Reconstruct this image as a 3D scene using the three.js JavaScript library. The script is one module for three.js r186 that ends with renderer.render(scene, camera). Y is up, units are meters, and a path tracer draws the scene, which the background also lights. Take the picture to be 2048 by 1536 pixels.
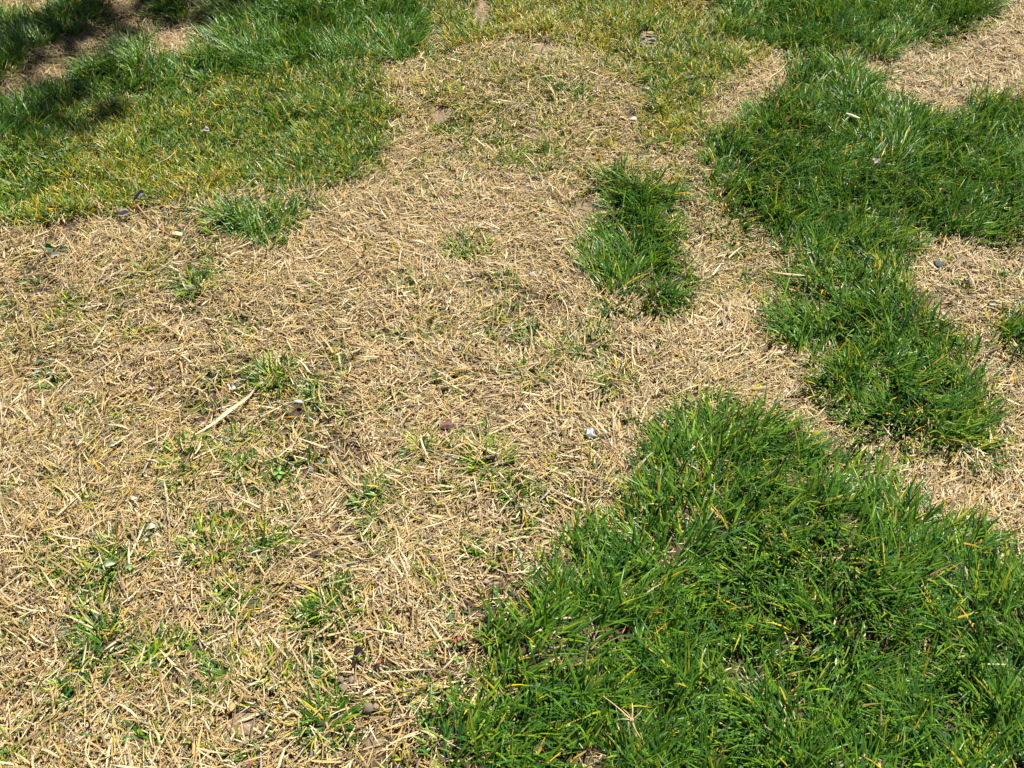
import * as THREE from 'three';
import { mergeVertices } from 'three/addons/utils/BufferGeometryUtils.js';

// ---------------------------------------------------------------- camera, sky, sun, exposure
const scene = new THREE.Scene();
const CAM_H = 0.875, PITCH = 44.3 * Math.PI / 180, VFOV = 42, ASPECT = 2048 / 1536;
const camera = new THREE.PerspectiveCamera(VFOV, ASPECT, 0.02, 400);
camera.position.set(0, CAM_H, 0);
camera.lookAt(0, CAM_H - Math.sin(PITCH), -Math.cos(PITCH));
const SUN = new THREE.Vector3(0.36, 1.0, -0.56).normalize();
// clear sky: deep blue overhead, paler towards the horizon, brighter round the sun
{
  const W = 128, H = 64, d = new Float32Array(W * H * 4);
  for (let j = 0; j < H; j++) for (let i = 0; i < W; i++) {
    const el = ((j + 0.5) / H - 0.5) * Math.PI, az = ((i + 0.5) / W - 0.5) * Math.PI * 2, o = (j * W + i) * 4;
    const v = [Math.cos(el) * Math.cos(az), Math.sin(el), Math.cos(el) * Math.sin(az)], t = Math.pow(1 - Math.max(v[1], 0), 3);
    const glow = 0.35 * Math.pow(Math.max(0, v[0] * SUN.x + v[1] * SUN.y + v[2] * SUN.z), 8);
    for (let k = 0; k < 3; k++) d[o + k] = [0.50, 0.80, 1.35][k] * (1 - t) + [1.6, 1.8, 2.0][k] * t + [1.0, 0.95, 0.85][k] * glow;
    d[o + 3] = 1;
  }
  const t = new THREE.DataTexture(d, W, H, THREE.RGBAFormat, THREE.FloatType);
  t.mapping = THREE.EquirectangularReflectionMapping; t.magFilter = THREE.LinearFilter; t.needsUpdate = true;
  scene.background = t; scene.environment = t;
  scene.backgroundIntensity = scene.environmentIntensity = 0.07;
}
const sun = new THREE.DirectionalLight(new THREE.Color(1.0, 0.945, 0.85), 5.0);
sun.name = 'sun';
sun.position.copy(SUN).multiplyScalar(12); sun.target.position.set(0, 0, -1.2);
sun.castShadow = true; sun.shadow.mapSize.set(4096, 4096); sun.shadow.bias = -0.0004;
Object.assign(sun.shadow.camera, { left: -4, right: 4, top: 4, bottom: -4, near: 0.5, far: 40 });
scene.add(sun, sun.target);
const renderer = new THREE.WebGLRenderer({ antialias: true });
renderer.setSize(1024, 768);
renderer.toneMapping = THREE.LinearToneMapping;
renderer.toneMappingExposure = 1.85;
renderer.shadowMap.enabled = true;

// ---------------------------------------------------------------- helpers
let seed = 20240611;
function rnd() { seed |= 0; seed = seed + 0x6D2B79F5 | 0; let t = Math.imul(seed ^ seed >>> 15, 1 | seed); t = t + Math.imul(t ^ t >>> 7, 61 | t) ^ t; return ((t ^ t >>> 14) >>> 0) / 4294967296; }
const R = (a, b) => a + (b - a) * rnd();
const gauss = () => (rnd() + rnd() + rnd() + rnd() - 2) * 1.0;
const clamp = (x, a, b) => x < a ? a : x > b ? b : x;
const smooth = (a, b, x) => { const t = clamp((x - a) / (b - a), 0, 1); return t * t * (3 - 2 * t); };
const TAU = Math.PI * 2;
function hash2(i, j, k = 0) { let h = Math.imul(i, 374761393) + Math.imul(j, 668265263) + Math.imul(k, 1274126177) | 0; h = Math.imul(h ^ h >>> 13, 1274126177); return ((h ^ h >>> 16) >>> 0) / 4294967296; }
function vnoise(x, y, k = 0) {
  const i = Math.floor(x), j = Math.floor(y), fx = x - i, fy = y - j, sx = fx * fx * (3 - 2 * fx), sy = fy * fy * (3 - 2 * fy);
  const a = hash2(i, j, k), b = hash2(i + 1, j, k), c = hash2(i, j + 1, k), d = hash2(i + 1, j + 1, k);
  return a + (b - a) * sx + (c - a) * sy + (a - b - c + d) * sx * sy;
}
const fbm = (x, y, k = 0) => (vnoise(x, y, k) * 4 + vnoise(x * 2.03, y * 2.03, k + 7) * 2 + vnoise(x * 4.1, y * 4.1, k + 13)) / 7;

// a photo pixel (2048 x 1536) gives a direction; the ground, or a plane a little above it, gives the distance
const TAN = Math.tan(VFOV * Math.PI / 360), SP = Math.sin(PITCH), CP = Math.cos(PITCH);
function px(u, v, y = 0) {
  const nx = (u / 2048 * 2 - 1) * TAN * ASPECT, ny = (1 - 2 * v / 1536) * TAN;
  const dx = nx, dy = -SP + ny * CP, dz = -CP - ny * SP;
  const t = (CAM_H - y) / Math.max(-dy, 0.08);
  return [dx * t, dz * t];
}
function toPx(x, y, z) { // for the extent of the view only
  const f = -(y - CAM_H) * SP - z * CP, up = (y - CAM_H) * CP - z * SP;
  return [(x / f / (TAN * ASPECT) + 1) * 1024, (1 - up / f / TAN) * 768];
}
const scaleAt = (u, v) => { const a = px(u - 10, v), b = px(u + 10, v); return (b[0] - a[0]) / 20; }; // metres for one pixel

// gentle relief of the soil
function groundH(x, z) {
  return (fbm(x * 2.2 + 5, z * 2.2 + 9, 3) - 0.5) * 0.035 + (fbm(x * 9, z * 9, 5) - 0.5) * 0.012 + (vnoise(x * 45, z * 45, 8) - 0.5) * 0.0035;
}

// the point of the uneven ground (or h above it) that a pixel looks at
function pg(u, v, h = 0) { let p = px(u, v, h); for (let k = 0; k < 4; k++) p = px(u, v, h + groundH(p[0], p[1])); return p; }

// ---------------------------------------------------------------- zones, outlined in the photograph and laid on the ground
const zone = (pts, y = 0.02) => {
  const p = pts.map(([u, v]) => pg(u, v, y));
  let x0 = 1e9, x1 = -1e9, z0 = 1e9, z1 = -1e9;
  for (const [x, z] of p) { x0 = Math.min(x0, x); x1 = Math.max(x1, x); z0 = Math.min(z0, z); z1 = Math.max(z1, z); }
  return { p, x0, x1, z0, z1 };
};
// signed distance (positive inside), with the direction to the nearest edge
const SD = { d: 0, nx: 0, nz: 0 };
function sdf(zn, x, z) {
  if (x < zn.x0 - 0.08 || x > zn.x1 + 0.08 || z < zn.z0 - 0.08 || z > zn.z1 + 0.08) { SD.d = -0.08; SD.nx = SD.nz = 0; return -0.08; }
  const p = zn.p; let ins = false, best = 1e9, bx = 0, bz = 0;
  for (let i = 0, j = p.length - 1; i < p.length; j = i++) {
    const [xi, zi] = p[i], [xj, zj] = p[j];
    if ((zi > z) !== (zj > z) && x < (xj - xi) * (z - zi) / (zj - zi) + xi) ins = !ins;
    const ex = xj - xi, ez = zj - zi, t = clamp(((x - xi) * ex + (z - zi) * ez) / (ex * ex + ez * ez + 1e-12), 0, 1);
    const qx = xi + ex * t - x, qz = zi + ez * t - z, dd = qx * qx + qz * qz;
    if (dd < best) { best = dd; bx = qx; bz = qz; }
  }
  const d = Math.sqrt(best), s = ins ? 1 : -1;
  SD.d = d * s; SD.nx = bx / (d + 1e-9) * s; SD.nz = bz / (d + 1e-9) * s; // towards the outside
  return SD.d;
}
// lush turf: [name, label, outline, blade height]
const LUSH = [
  ['lush dark green turf in the shaded corner beyond the dry strip', [[-260, 30], [0, 12], [90, 10], [120, -60], [212, -60], [205, 8], [165, 45], [120, 72], [75, 92], [40, 112], [0, 140], [-260, 250]], 0.040],
  ['long green turf with a straw filled notch in its edge', [[410, -70], [850, -70], [858, 50], [845, 100], [800, 116], [740, 98], [690, 128], [600, 132], [520, 150], [400, 158], [330, 185], [250, 188], [180, 195], [100, 218], [0, 300], [-260, 420], [-260, 260], [0, 192], [60, 178], [120, 155], [160, 130], [200, 95], [250, 62], [290, 58], [308, 80], [312, 108], [372, 108], [388, 85], [402, 45], [406, 10]], 0.046],
  ['small green turf clump between two strips of dry straw', [[283, -30], [398, -30], [382, 20], [352, 42], [320, 40], [290, 25]], 0.036],
  ['bushy green turf clump in front of the yellowing turf', [[405, 412], [440, 388], [500, 392], [560, 388], [615, 395], [605, 430], [580, 468], [540, 490], [500, 488], [450, 468], [412, 455]], 0.040],
  ['long green turf ending in a scalloped edge above a straw strip', [[1430, 20], [1455, -70], [1975, -70], [1995, 5], [2015, 20], [1960, 43], [1910, 54], [1870, 78], [1820, 92], [1770, 100], [1700, 97], [1640, 92], [1560, 87], [1500, 78], [1440, 68], [1425, 45]], 0.046],
  ['broad green turf area reaching round a dry straw bay', [[1587, 110], [1630, 100], [1673, 103], [1741, 130], [1789, 175], [1826, 195], [1880, 215], [1929, 222], [1963, 185], [2048, 175], [2300, 170], [2300, 500], [2048, 476], [1963, 470], [1895, 453], [1854, 470], [1800, 476], [1815, 500], [1822, 560], [1720, 575], [1600, 560], [1560, 520], [1560, 500], [1539, 461], [1485, 438], [1427, 398], [1408, 340], [1416, 290], [1440, 235], [1500, 215], [1512, 191], [1570, 157]], 0.044],
  ['tongue of green turf between two straw strips', [[1600, 555], [1720, 548], [1812, 540], [1861, 602], [1895, 628], [1943, 668], [1943, 706], [1962, 748], [1997, 786], [1987, 842], [1995, 892], [1929, 900], [1854, 872], [1785, 885], [1745, 885], [1715, 858], [1690, 815], [1655, 790], [1622, 755], [1628, 725], [1608, 700], [1545, 654], [1550, 602]], 0.046],
  ['green turf clump at the edge of a dry straw bay', [[1992, 625], [2048, 600], [2300, 560], [2300, 760], [2048, 688], [2005, 668]], 0.044],
  ['largest area of long dark green turf', [[1300, 882], [1348, 832], [1403, 780], [1502, 800], [1587, 850], [1660, 902], [1734, 938], [1792, 962], [1844, 988], [1881, 1016], [1929, 1040], [1980, 1070], [2060, 1116], [2350, 1230], [2350, 1800], [835, 1800], [835, 1540], [851, 1495], [828, 1445], [862, 1400], [953, 1350], [974, 1306], [970, 1248], [988, 1207], [1032, 1163], [1083, 1132], [1138, 1067], [1200, 1030], [1247, 1008], [1243, 979], [1278, 938]], 0.044],
  ['bushy green turf island standing alone in the dry straw', [[1213, 348], [1240, 326], [1275, 322], [1329, 348], [1346, 378], [1357, 427], [1360, 470], [1375, 510], [1393, 558], [1377, 588], [1346, 603], [1295, 614], [1240, 602], [1206, 563], [1172, 520], [1164, 490], [1190, 454], [1213, 413]], 0.046],
].map(([label, pts, h]) => ({ label, h, ...zone(pts, h * 0.45) }));
// short yellowing turf: outline, density, share of yellow
const THIN = [
  ['short yellowing green turf thinning out towards the dry straw', [[-260, 420], [0, 300], [100, 218], [180, 195], [330, 185], [400, 158], [520, 150], [600, 132], [690, 128], [740, 98], [775, 130], [790, 200], [770, 290], [740, 345], [650, 372], [600, 385], [520, 388], [440, 385], [405, 405], [330, 395], [270, 400], [230, 425], [130, 432], [0, 452], [-260, 480]], 0.027, 1.0, 0.26],
  ['thin short green grass mixed with straw and grey pebbles', [[850, -60], [1455, -60], [1428, 50], [1440, 80], [1560, 100], [1500, 135], [1440, 170], [1415, 235], [1395, 290], [1310, 310], [1275, 250], [1290, 200], [1240, 130], [1150, 85], [1080, 68], [940, 90], [870, 105]], 0.026, 0.75, 0.36],
  ['sparse yellow green grass spread over the far straw', [[860, 100], [940, 85], [1080, 70], [1240, 115], [1300, 220], [1300, 330], [1215, 345], [1100, 350], [950, 345], [830, 335], [790, 250], [800, 160]], 0.022, 0.30, 0.4],
  ['thin yellow green grass fringe beside the turf island', [[1335, 330], [1400, 330], [1415, 400], [1480, 450], [1530, 470], [1550, 540], [1480, 520], [1400, 440], [1365, 420]], 0.022, 0.4, 0.3],
].map(([label, pts, h, dens, yel]) => ({ label, h, dens, yel, ...zone(pts, h * 0.4) }));
// bare sandy soil: centre, radii in pixels
const BARE = [[490, 1450, 55, 42], [200, 1195, 50, 24], [965, 30, 26, 40], [1085, 98, 45, 18], [1300, 85, 26, 26], [1165, 418, 26, 26], [1376, 498, 24, 16], [880, 228, 30, 20], [1752, 492, 22, 18], [1885, 615, 28, 24], [135, 75, 60, 22], [745, 1475, 40, 26], [690, 1365, 26, 20], [1420, 90, 20, 8], [1290, 175, 22, 10], [205, 318, 16, 10], [345, 60, 30, 20]]
  .map(([u, v, a, b]) => { const c = pg(u, v), s = scaleAt(u, v), e = px(u, v - b), f = px(u, v + b); return { x: c[0], z: c[1], rx: a * s, rz: Math.abs(f[1] - e[1]) * 0.5 }; });
function bare(x, z) {
  let m = 0;
  for (const b of BARE) { const dx = (x - b.x) / b.rx, dz = (z - b.z) / b.rz; const d = Math.sqrt(dx * dx + dz * dz) + (fbm(x * 60, z * 60, 21) - 0.5) * 0.9; m = Math.max(m, 1 - smooth(0.6, 1.1, d)); }
  return m;
}
const edgeNoise = (x, z) => (fbm(x * 24, z * 24, 31) - 0.5) * 0.034 + (vnoise(x * 75, z * 75, 33) - 0.5) * 0.024;
function lushness(x, z) { let m = -0.08; for (const l of LUSH) { const d = sdf(l, x, z); if (d > m) m = d; } return m + edgeNoise(x, z); }
function thinness(x, z) { let m = 0; for (const l of THIN) { const d = sdf(l, x, z) + edgeNoise(x, z); m = Math.max(m, smooth(-0.012, 0.03, d) * l.dens); } return m; }

// ---------------------------------------------------------------- blades of grass
class Blades {
  constructor() { this.p = []; this.n = []; this.c = []; this.i = []; this.count = 0; }
  // a ribbon from (x,y,z) towards (dx,dy,dz), bending by (bx,by,bz) over its length; its width swells and tapers
  add(x, y, z, dx, dy, dz, len, w, seg, bx, by, bz, col, twist, taper = 1, flatGround = false, blunt = 0.5) {
    const P = this.p, N = this.n, C = this.c, I = this.i, base = P.length / 3;
    // side vector: across the blade, turned by twist
    let sx = dz, sz = -dx, sy = 0, sl = Math.hypot(sx, sz);
    if (sl < 1e-4) { sx = 1; sz = 0; sl = 1; } sx /= sl; sz /= sl;
    const step = len / seg; let cx = x, cy = y, cz = z;
    let l = Math.hypot(dx, dy, dz); dx /= l; dy /= l; dz /= l;
    for (let k = 0; k <= seg; k++) {
      const t = k / seg, tw = twist * (t - 0.3);
      // up vector of the ribbon
      let ux = dy * sz - dz * sy, uy = dz * sx - dx * sz, uz = dx * sy - dy * sx;
      const ct = Math.cos(tw), st = Math.sin(tw);
      const ax = sx * ct + ux * st, ay = sy * ct + uy * st, az = sz * ct + uz * st;
      let fx = ux * ct - sx * st, fy = uy * ct - sy * st, fz = uz * ct - sz * st;
      const last = k === seg, hw = 0.5 * w * (last ? 0 : (blunt + (1 - blunt) * Math.min(1, t * 5)) * (1 - taper * t * t * 0.85));
      if (last) {
        P.push(cx, cy, cz); N.push(fx, fy, fz); C.push(col[0], col[1], col[2]);
      } else {
        P.push(cx - ax * hw, cy - ay * hw, cz - az * hw, cx + ax * hw, cy + ay * hw, cz + az * hw);
        const q = 0.42, r1 = 1 / Math.hypot(fx - ax * q, fy - ay * q, fz - az * q), r2 = 1 / Math.hypot(fx + ax * q, fy + ay * q, fz + az * q);
        N.push((fx - ax * q) * r1, (fy - ay * q) * r1, (fz - az * q) * r1, (fx + ax * q) * r2, (fy + ay * q) * r2, (fz + az * q) * r2);
        C.push(col[0], col[1], col[2], col[0], col[1], col[2]);
        const a = base + k * 2;
        if (k < seg - 1) I.push(a, a + 3, a + 1, a, a + 2, a + 3); else I.push(a, a + 2, a + 1);
      }
      cx += dx * step; cy += dy * step; cz += dz * step;
      if (flatGround) { const g = groundH(cx, cz) + flatGround; if (cy < g) cy = g; }
      dx += bx / seg; dy += by / seg; dz += bz / seg;
      l = Math.hypot(dx, dy, dz); dx /= l; dy /= l; dz /= l;
      // keep the side vector across the blade
      const dot = sx * dx + sy * dy + sz * dz; sx -= dx * dot; sy -= dy * dot; sz -= dz * dot; sl = Math.hypot(sx, sy, sz) || 1; sx /= sl; sy /= sl; sz /= sl;
    }
    this.count++;
  }
  mesh(name, mat, parent = scene) {
    const g = new THREE.BufferGeometry();
    g.setAttribute('position', new THREE.BufferAttribute(new Float32Array(this.p), 3));
    g.setAttribute('normal', new THREE.BufferAttribute(new Float32Array(this.n), 3));
    g.setAttribute('color', new THREE.BufferAttribute(new Float32Array(this.c), 3));
    g.setIndex(new THREE.BufferAttribute(new Uint32Array(this.i), 1));
    const m = new THREE.Mesh(g, mat); m.name = name; m.castShadow = m.receiveShadow = true; parent.add(m);
    return m;
  }
}
const greenMat = new THREE.MeshPhysicalMaterial({ vertexColors: true, roughness: 1, specularIntensity: 0.2, transmission: 0.24, thickness: 0, clearcoat: 1.0, clearcoatRoughness: 0.36, side: THREE.DoubleSide });
const strawMat = new THREE.MeshStandardMaterial({ vertexColors: true, roughness: 0.62, side: THREE.DoubleSide });
greenMat.name = 'grass_blade'; strawMat.name = 'dry_straw';

function mixc(a, b, t) { return [a[0] + (b[0] - a[0]) * t, a[1] + (b[1] - a[1]) * t, a[2] + (b[2] - a[2]) * t]; }
const jitter = (c, s) => { const k = 1 + gauss() * s; return [c[0] * k * (1 + gauss() * s * 0.3), c[1] * k, c[2] * k * (1 + gauss() * s * 0.4)]; };
const G_DEEP = [0.028, 0.110, 0.007], G_MID = [0.070, 0.200, 0.008], G_LIGHT = [0.190, 0.330, 0.010], G_BLUE = [0.045, 0.150, 0.038], G_YEL = [0.62, 0.49, 0.025], G_ORANGE = [0.66, 0.36, 0.03];
const S_PALE = [0.66, 0.54, 0.33], S_GOLD = [0.42, 0.285, 0.09], S_TAN = [0.34, 0.240, 0.108], S_BROWN = [0.13, 0.082, 0.036], S_GREY = [0.27, 0.23, 0.165];
function strawCol() { const r = rnd(); return jitter(r < 0.30 ? mixc(S_PALE, S_TAN, rnd() * 0.7) : r < 0.52 ? mixc(S_TAN, S_GOLD, rnd()) : r < 0.68 ? S_GOLD : r < 0.93 ? mixc(S_BROWN, S_TAN, rnd() * 0.6) : S_GREY, 0.16); }
function greenCol(yellow) {
  const r = rnd();
  if (r < yellow * 0.30) return jitter(mixc(G_YEL, G_ORANGE, rnd() * 0.8), 0.15);
  if (r < yellow * 0.80) return jitter(mixc(G_LIGHT, G_YEL, R(0.1, 0.7)), 0.15);
  if (r < yellow) return strawCol();
  const q = rnd();
  return jitter(q < 0.35 ? mixc(G_DEEP, G_MID, rnd()) : q < 0.75 ? mixc(G_MID, G_LIGHT, rnd() * 0.7) : q < 0.9 ? G_BLUE : G_LIGHT, 0.18);
}
// one grass plant: several blades from one foot
function tiller(B, x, z, y, h, nb, yellow, lx, lz, spread, wide = 1, seg = 4) {
  for (let k = 0; k < nb; k++) {
    const a = rnd() * TAU, s = spread * (0.25 + rnd());
    const dx = Math.cos(a) * s + lx, dz = Math.sin(a) * s + lz;
    const len = h * R(0.55, 1.3), droop = R(0.1, 1.0);
    const c = greenCol(yellow);
    const dl = Math.hypot(dx, dz) + 1e-6;
    B.add(x + gauss() * 0.003, y - 0.002, z + gauss() * 0.003, dx, 1, dz, len, R(0.0014, 0.0032) * wide, seg,
      dx / dl * droop * 0.9 + gauss() * 0.3, -droop * R(0.3, 1.0), dz / dl * droop * 0.9 + gauss() * 0.3, c, gauss() * 1.6, 0.9, false, 0.55);
  }
}

// ---------------------------------------------------------------- the ground
{
  const NX = 380, NZ = 330, X0 = -1.75, X1 = 1.75, Z0 = -2.75, Z1 = -0.15;
  const xs = [-60, -12, -4, -2.4], zs = [-60, -12, -5, -3.2];
  for (let i = 0; i <= NX; i++) xs.push(X0 + (X1 - X0) * i / NX);
  for (let i = 0; i <= NZ; i++) zs.push(Z0 + (Z1 - Z0) * i / NZ);
  xs.push(2.4, 4, 12, 60); zs.push(0.4, 2, 10, 60);
  const p = [], c = [], uv = [], idx = [], W = xs.length;
  const SOIL = [0.125, 0.084, 0.047], SAND = [0.36, 0.265, 0.165], LOAM = [0.085, 0.057, 0.031];
  for (const z of zs) for (const x of xs) {
    const inside = x > X0 - 0.1 && x < X1 + 0.1 && z > Z0 - 0.1 && z < Z1 + 0.1;
    const b = inside ? bare(x, z) : 0;
    p.push(x, groundH(x, z) * (inside ? 1 : 0.5) + (inside ? b * (fbm(x * 80, z * 80, 44) - 0.5) * 0.006 : 0), z);
    const k = 0.8 + 0.4 * fbm(x * 14, z * 14, 41);
    const col = mixc(mixc(SOIL, LOAM, fbm(x * 6, z * 6, 42)), SAND, b);
    c.push(col[0] * k, col[1] * k, col[2] * k); uv.push(x / 0.35, z / 0.35);
  }
  for (let j = 0; j < zs.length - 1; j++) for (let i = 0; i < W - 1; i++) { const a = j * W + i; idx.push(a, a + W, a + 1, a + 1, a + W, a + W + 1); }
  const g = new THREE.BufferGeometry();
  g.setAttribute('position', new THREE.Float32BufferAttribute(p, 3)); g.setAttribute('color', new THREE.Float32BufferAttribute(c, 3)); g.setAttribute('uv', new THREE.Float32BufferAttribute(uv, 2));
  g.setIndex(idx); g.computeVertexNormals();
  const S = 512, data = new Uint8Array(S * S * 4), bump = new Uint8Array(S * S * 4);
  const wrapn = (x, y, f, k) => { const i = Math.floor(x * f), j = Math.floor(y * f), fx = x * f - i, fy = y * f - j, m = v => ((v % f) + f) % f; const a = hash2(m(i), m(j), k), b = hash2(m(i + 1), m(j), k), cc = hash2(m(i), m(j + 1), k), d = hash2(m(i + 1), m(j + 1), k); return a + (b - a) * fx + (cc - a) * fy + (a - b - cc + d) * fx * fy; };
  for (let j = 0; j < S; j++) for (let i = 0; i < S; i++) {
    const x = i / S, y = j / S, n = wrapn(x, y, 256, 1) * 0.45 + wrapn(x, y, 96, 2) * 0.3 + wrapn(x, y, 32, 3) * 0.25, o = (j * S + i) * 4;
    const t = 0.62 + 0.55 * n, warm = 0.96 + 0.08 * wrapn(x, y, 48, 5);
    data[o] = Math.min(255, 235 * t * warm); data[o + 1] = Math.min(255, 235 * t); data[o + 2] = Math.min(255, 235 * t / warm); data[o + 3] = 255;
    bump[o] = bump[o + 1] = bump[o + 2] = n * 255; bump[o + 3] = 255;
  }
  const tex = d => { const t = new THREE.DataTexture(d, S, S); t.wrapS = t.wrapT = THREE.RepeatWrapping; t.magFilter = THREE.LinearFilter; t.needsUpdate = true; return t; };
  const map = tex(data); map.colorSpace = THREE.SRGBColorSpace;
  const m = new THREE.Mesh(g, new THREE.MeshStandardMaterial({ vertexColors: true, map, bumpMap: tex(bump), bumpScale: 0.0025, roughness: 0.97 }));
  m.name = 'ground'; m.receiveShadow = m.castShadow = true;
  m.userData = { kind: 'structure', label: 'bare brown sandy soil under the patchy lawn', category: 'ground' };
  scene.add(m);
}

// ---------------------------------------------------------------- the patchy lawn in and round the view
const IN = 0.10; // metres of full detail beyond the frame
const near = px(0, 1536), far = px(0, -40);
const VZ0 = far[1] - 0.08, VZ1 = near[1] + IN;
const halfWidth = z => { const t = (z - near[1]) / (far[1] - near[1]); return -(near[0] + (far[0] - near[0]) * t) + IN; };
const inView = (x, z) => z > VZ0 && z < VZ1 && Math.abs(x) < halfWidth(z);
function stuff(o, label, category) { o.userData = { kind: 'stuff', label, category }; return o; }
const used = {};
function numbered(n) { used[n] = (used[n] || 0) + 1; return used[n] === 1 ? n : `${n}_${String(used[n] - 1).padStart(3, '0')}`; }

// lush turf
for (const L of LUSH) {
  const B = new Blades();
  const area = (L.x1 - L.x0 + 0.1) * (L.z1 - L.z0 + 0.1), n = Math.round(area * 15500);
  for (let k = 0; k < n; k++) {
    const x = R(L.x0 - 0.05, L.x1 + 0.05), z = R(L.z0 - 0.05, L.z1 + 0.05);
    if (!inView(x, z)) continue;
    const e = edgeNoise(x, z), d = sdf(L, x, z) + e, nx = SD.nx, nz = SD.nz;
    if (d < -0.006 || rnd() > smooth(-0.008, 0.012, d)) continue;
    const clump = fbm(x * 30, z * 30, 51);
    if (clump < 0.27 && rnd() < 0.7) continue;
    const edge = 1 - smooth(0, 0.045, d), h = L.h * (0.5 + 0.95 * clump) * (1 - 0.22 * edge);
    const ang = fbm(x * 7, z * 7, 55) * TAU * 2, sway = 0.5;
    tiller(B, x, z, groundH(x, z), h, 3 + Math.floor(rnd() * 4), 0.05 + 0.08 * edge + 0.08 * smooth(0.5, 0.75, fbm(x * 10, z * 10, 61)), nx * edge * 0.55 + Math.cos(ang) * sway, nz * edge * 0.55 + Math.sin(ang) * sway, 0.75);
  }
  stuff(B.mesh(numbered('green_turf'), greenMat), L.label, 'turf');
}
// short yellowing turf
for (const L of THIN) {
  const B = new Blades();
  const area = (L.x1 - L.x0 + 0.1) * (L.z1 - L.z0 + 0.1), n = Math.round(area * 42000 * L.dens);
  for (let k = 0; k < n; k++) {
    const x = R(L.x0 - 0.05, L.x1 + 0.05), z = R(L.z0 - 0.05, L.z1 + 0.05);
    if (!inView(x, z)) continue;
    const d = sdf(L, x, z) + edgeNoise(x, z);
    if (rnd() > smooth(-0.02, 0.04, d)) continue;
    const clump = fbm(x * 26, z * 26, 71);
    if (rnd() > smooth(0.1, 0.45, clump) * (0.35 + L.dens * 0.7) + 0.06) continue;
    if (bare(x, z) > 0.4) continue;
    tiller(B, x, z, groundH(x, z), L.h * (0.7 + 0.7 * clump), 3 + Math.floor(rnd() * 4), (L.yel + 0.3 * smooth(0.45, 0.7, fbm(x * 6, z * 6, 75))) * (0.45 + 0.55 * smooth(-1.05, -0.5, x)), gauss() * 0.2, gauss() * 0.2, 1.1, 0.9);
  }
  stuff(B.mesh(numbered('yellowing_turf'), greenMat), L.label, 'turf');
}

// ---------------------------------------------------------------- small things lying in the grass
const keep = []; // discs kept clear of straw
const matte = (c, rough = 0.9) => new THREE.MeshStandardMaterial({ color: new THREE.Color().setRGB(c[0], c[1], c[2]), roughness: rough, side: THREE.DoubleSide });
const speckle = new THREE.MeshStandardMaterial({ vertexColors: true, roughness: 0.88 });
const leafMat = new THREE.MeshPhysicalMaterial({ vertexColors: true, roughness: 0.75, clearcoat: 0.2, clearcoatRoughness: 0.4, side: THREE.DoubleSide });
function tag(o, label, category, group) { o.userData = { label, category }; if (group) o.userData.group = group; return o; }
function put(o, name, x, y, z, parent = scene) { o.name = parent === scene ? numbered(name) : name; o.position.set(x, y, z); o.castShadow = o.receiveShadow = true; parent.add(o); return o; }
function rockGeo(w, h, d, rough, col, k, flat) {
  let g = new THREE.IcosahedronGeometry(1, 3); g.deleteAttribute('normal'); g.deleteAttribute('uv'); g = mergeVertices(g, 1e-4);
  const p = g.attributes.position, c = [];
  const cuts = []; for (let i = 0; i < flat; i++) cuts.push([hash2(k, i, 1) * 2 - 1, hash2(k, i, 2) * 2 - 0.6, hash2(k, i, 3) * 2 - 1, 0.55 + 0.3 * hash2(k, i, 4)]);
  for (const q of cuts) { const l = Math.hypot(q[0], q[1], q[2]); q[0] /= l; q[1] /= l; q[2] /= l; }
  for (let i = 0; i < p.count; i++) {
    let x = p.getX(i), y = p.getY(i), z = p.getZ(i);
    const n = 1 + rough * ((fbm(x * 1.6 + k * 3.1, y * 1.6 + z * 1.3, k) - 0.5) * 1.4 + (vnoise(x * 6 + k, y * 6 + z * 5, k + 3) - 0.5) * 0.35);
    x *= n; y *= n; z *= n;
    for (const q of cuts) { const t = x * q[0] + y * q[1] + z * q[2] - q[3]; if (t > 0) { x -= q[0] * t; y -= q[1] * t; z -= q[2] * t; } }
    p.setXYZ(i, x * w / 2, y * h / 2, z * d / 2);
    const v = 0.5 + 0.4 * vnoise(x * 9 + k * 7, y * 9 + z * 8, k + 9); c.push(col[0] * v, col[1] * v, col[2] * v);
  }
  g.setAttribute('color', new THREE.Float32BufferAttribute(c, 3)); g.computeVertexNormals();
  return g;
}
let rk = 1;
function stone(name, u, v, wp, hp, col, label, { tall = 0.5, rough = 0.5, flat = 6, turn = 0, group, category = 'stone', lift = 0.005 } = {}) {
  const s = scaleAt(u, v) * 0.9, w = wp * s, h = Math.max(wp, hp) * s * tall, d = hp * s / 0.78, [x, z] = pg(u, v, lift + h * 0.3);
  const m = put(new THREE.Mesh(rockGeo(w, h, d, rough, col, rk++, flat), speckle), name, x, groundH(x, z) + lift + h * 0.25, z);
  m.rotation.y = turn; keep.push([x, z, Math.max(w, d) * 0.5]);
  return tag(m, label, category, group);
}
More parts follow.
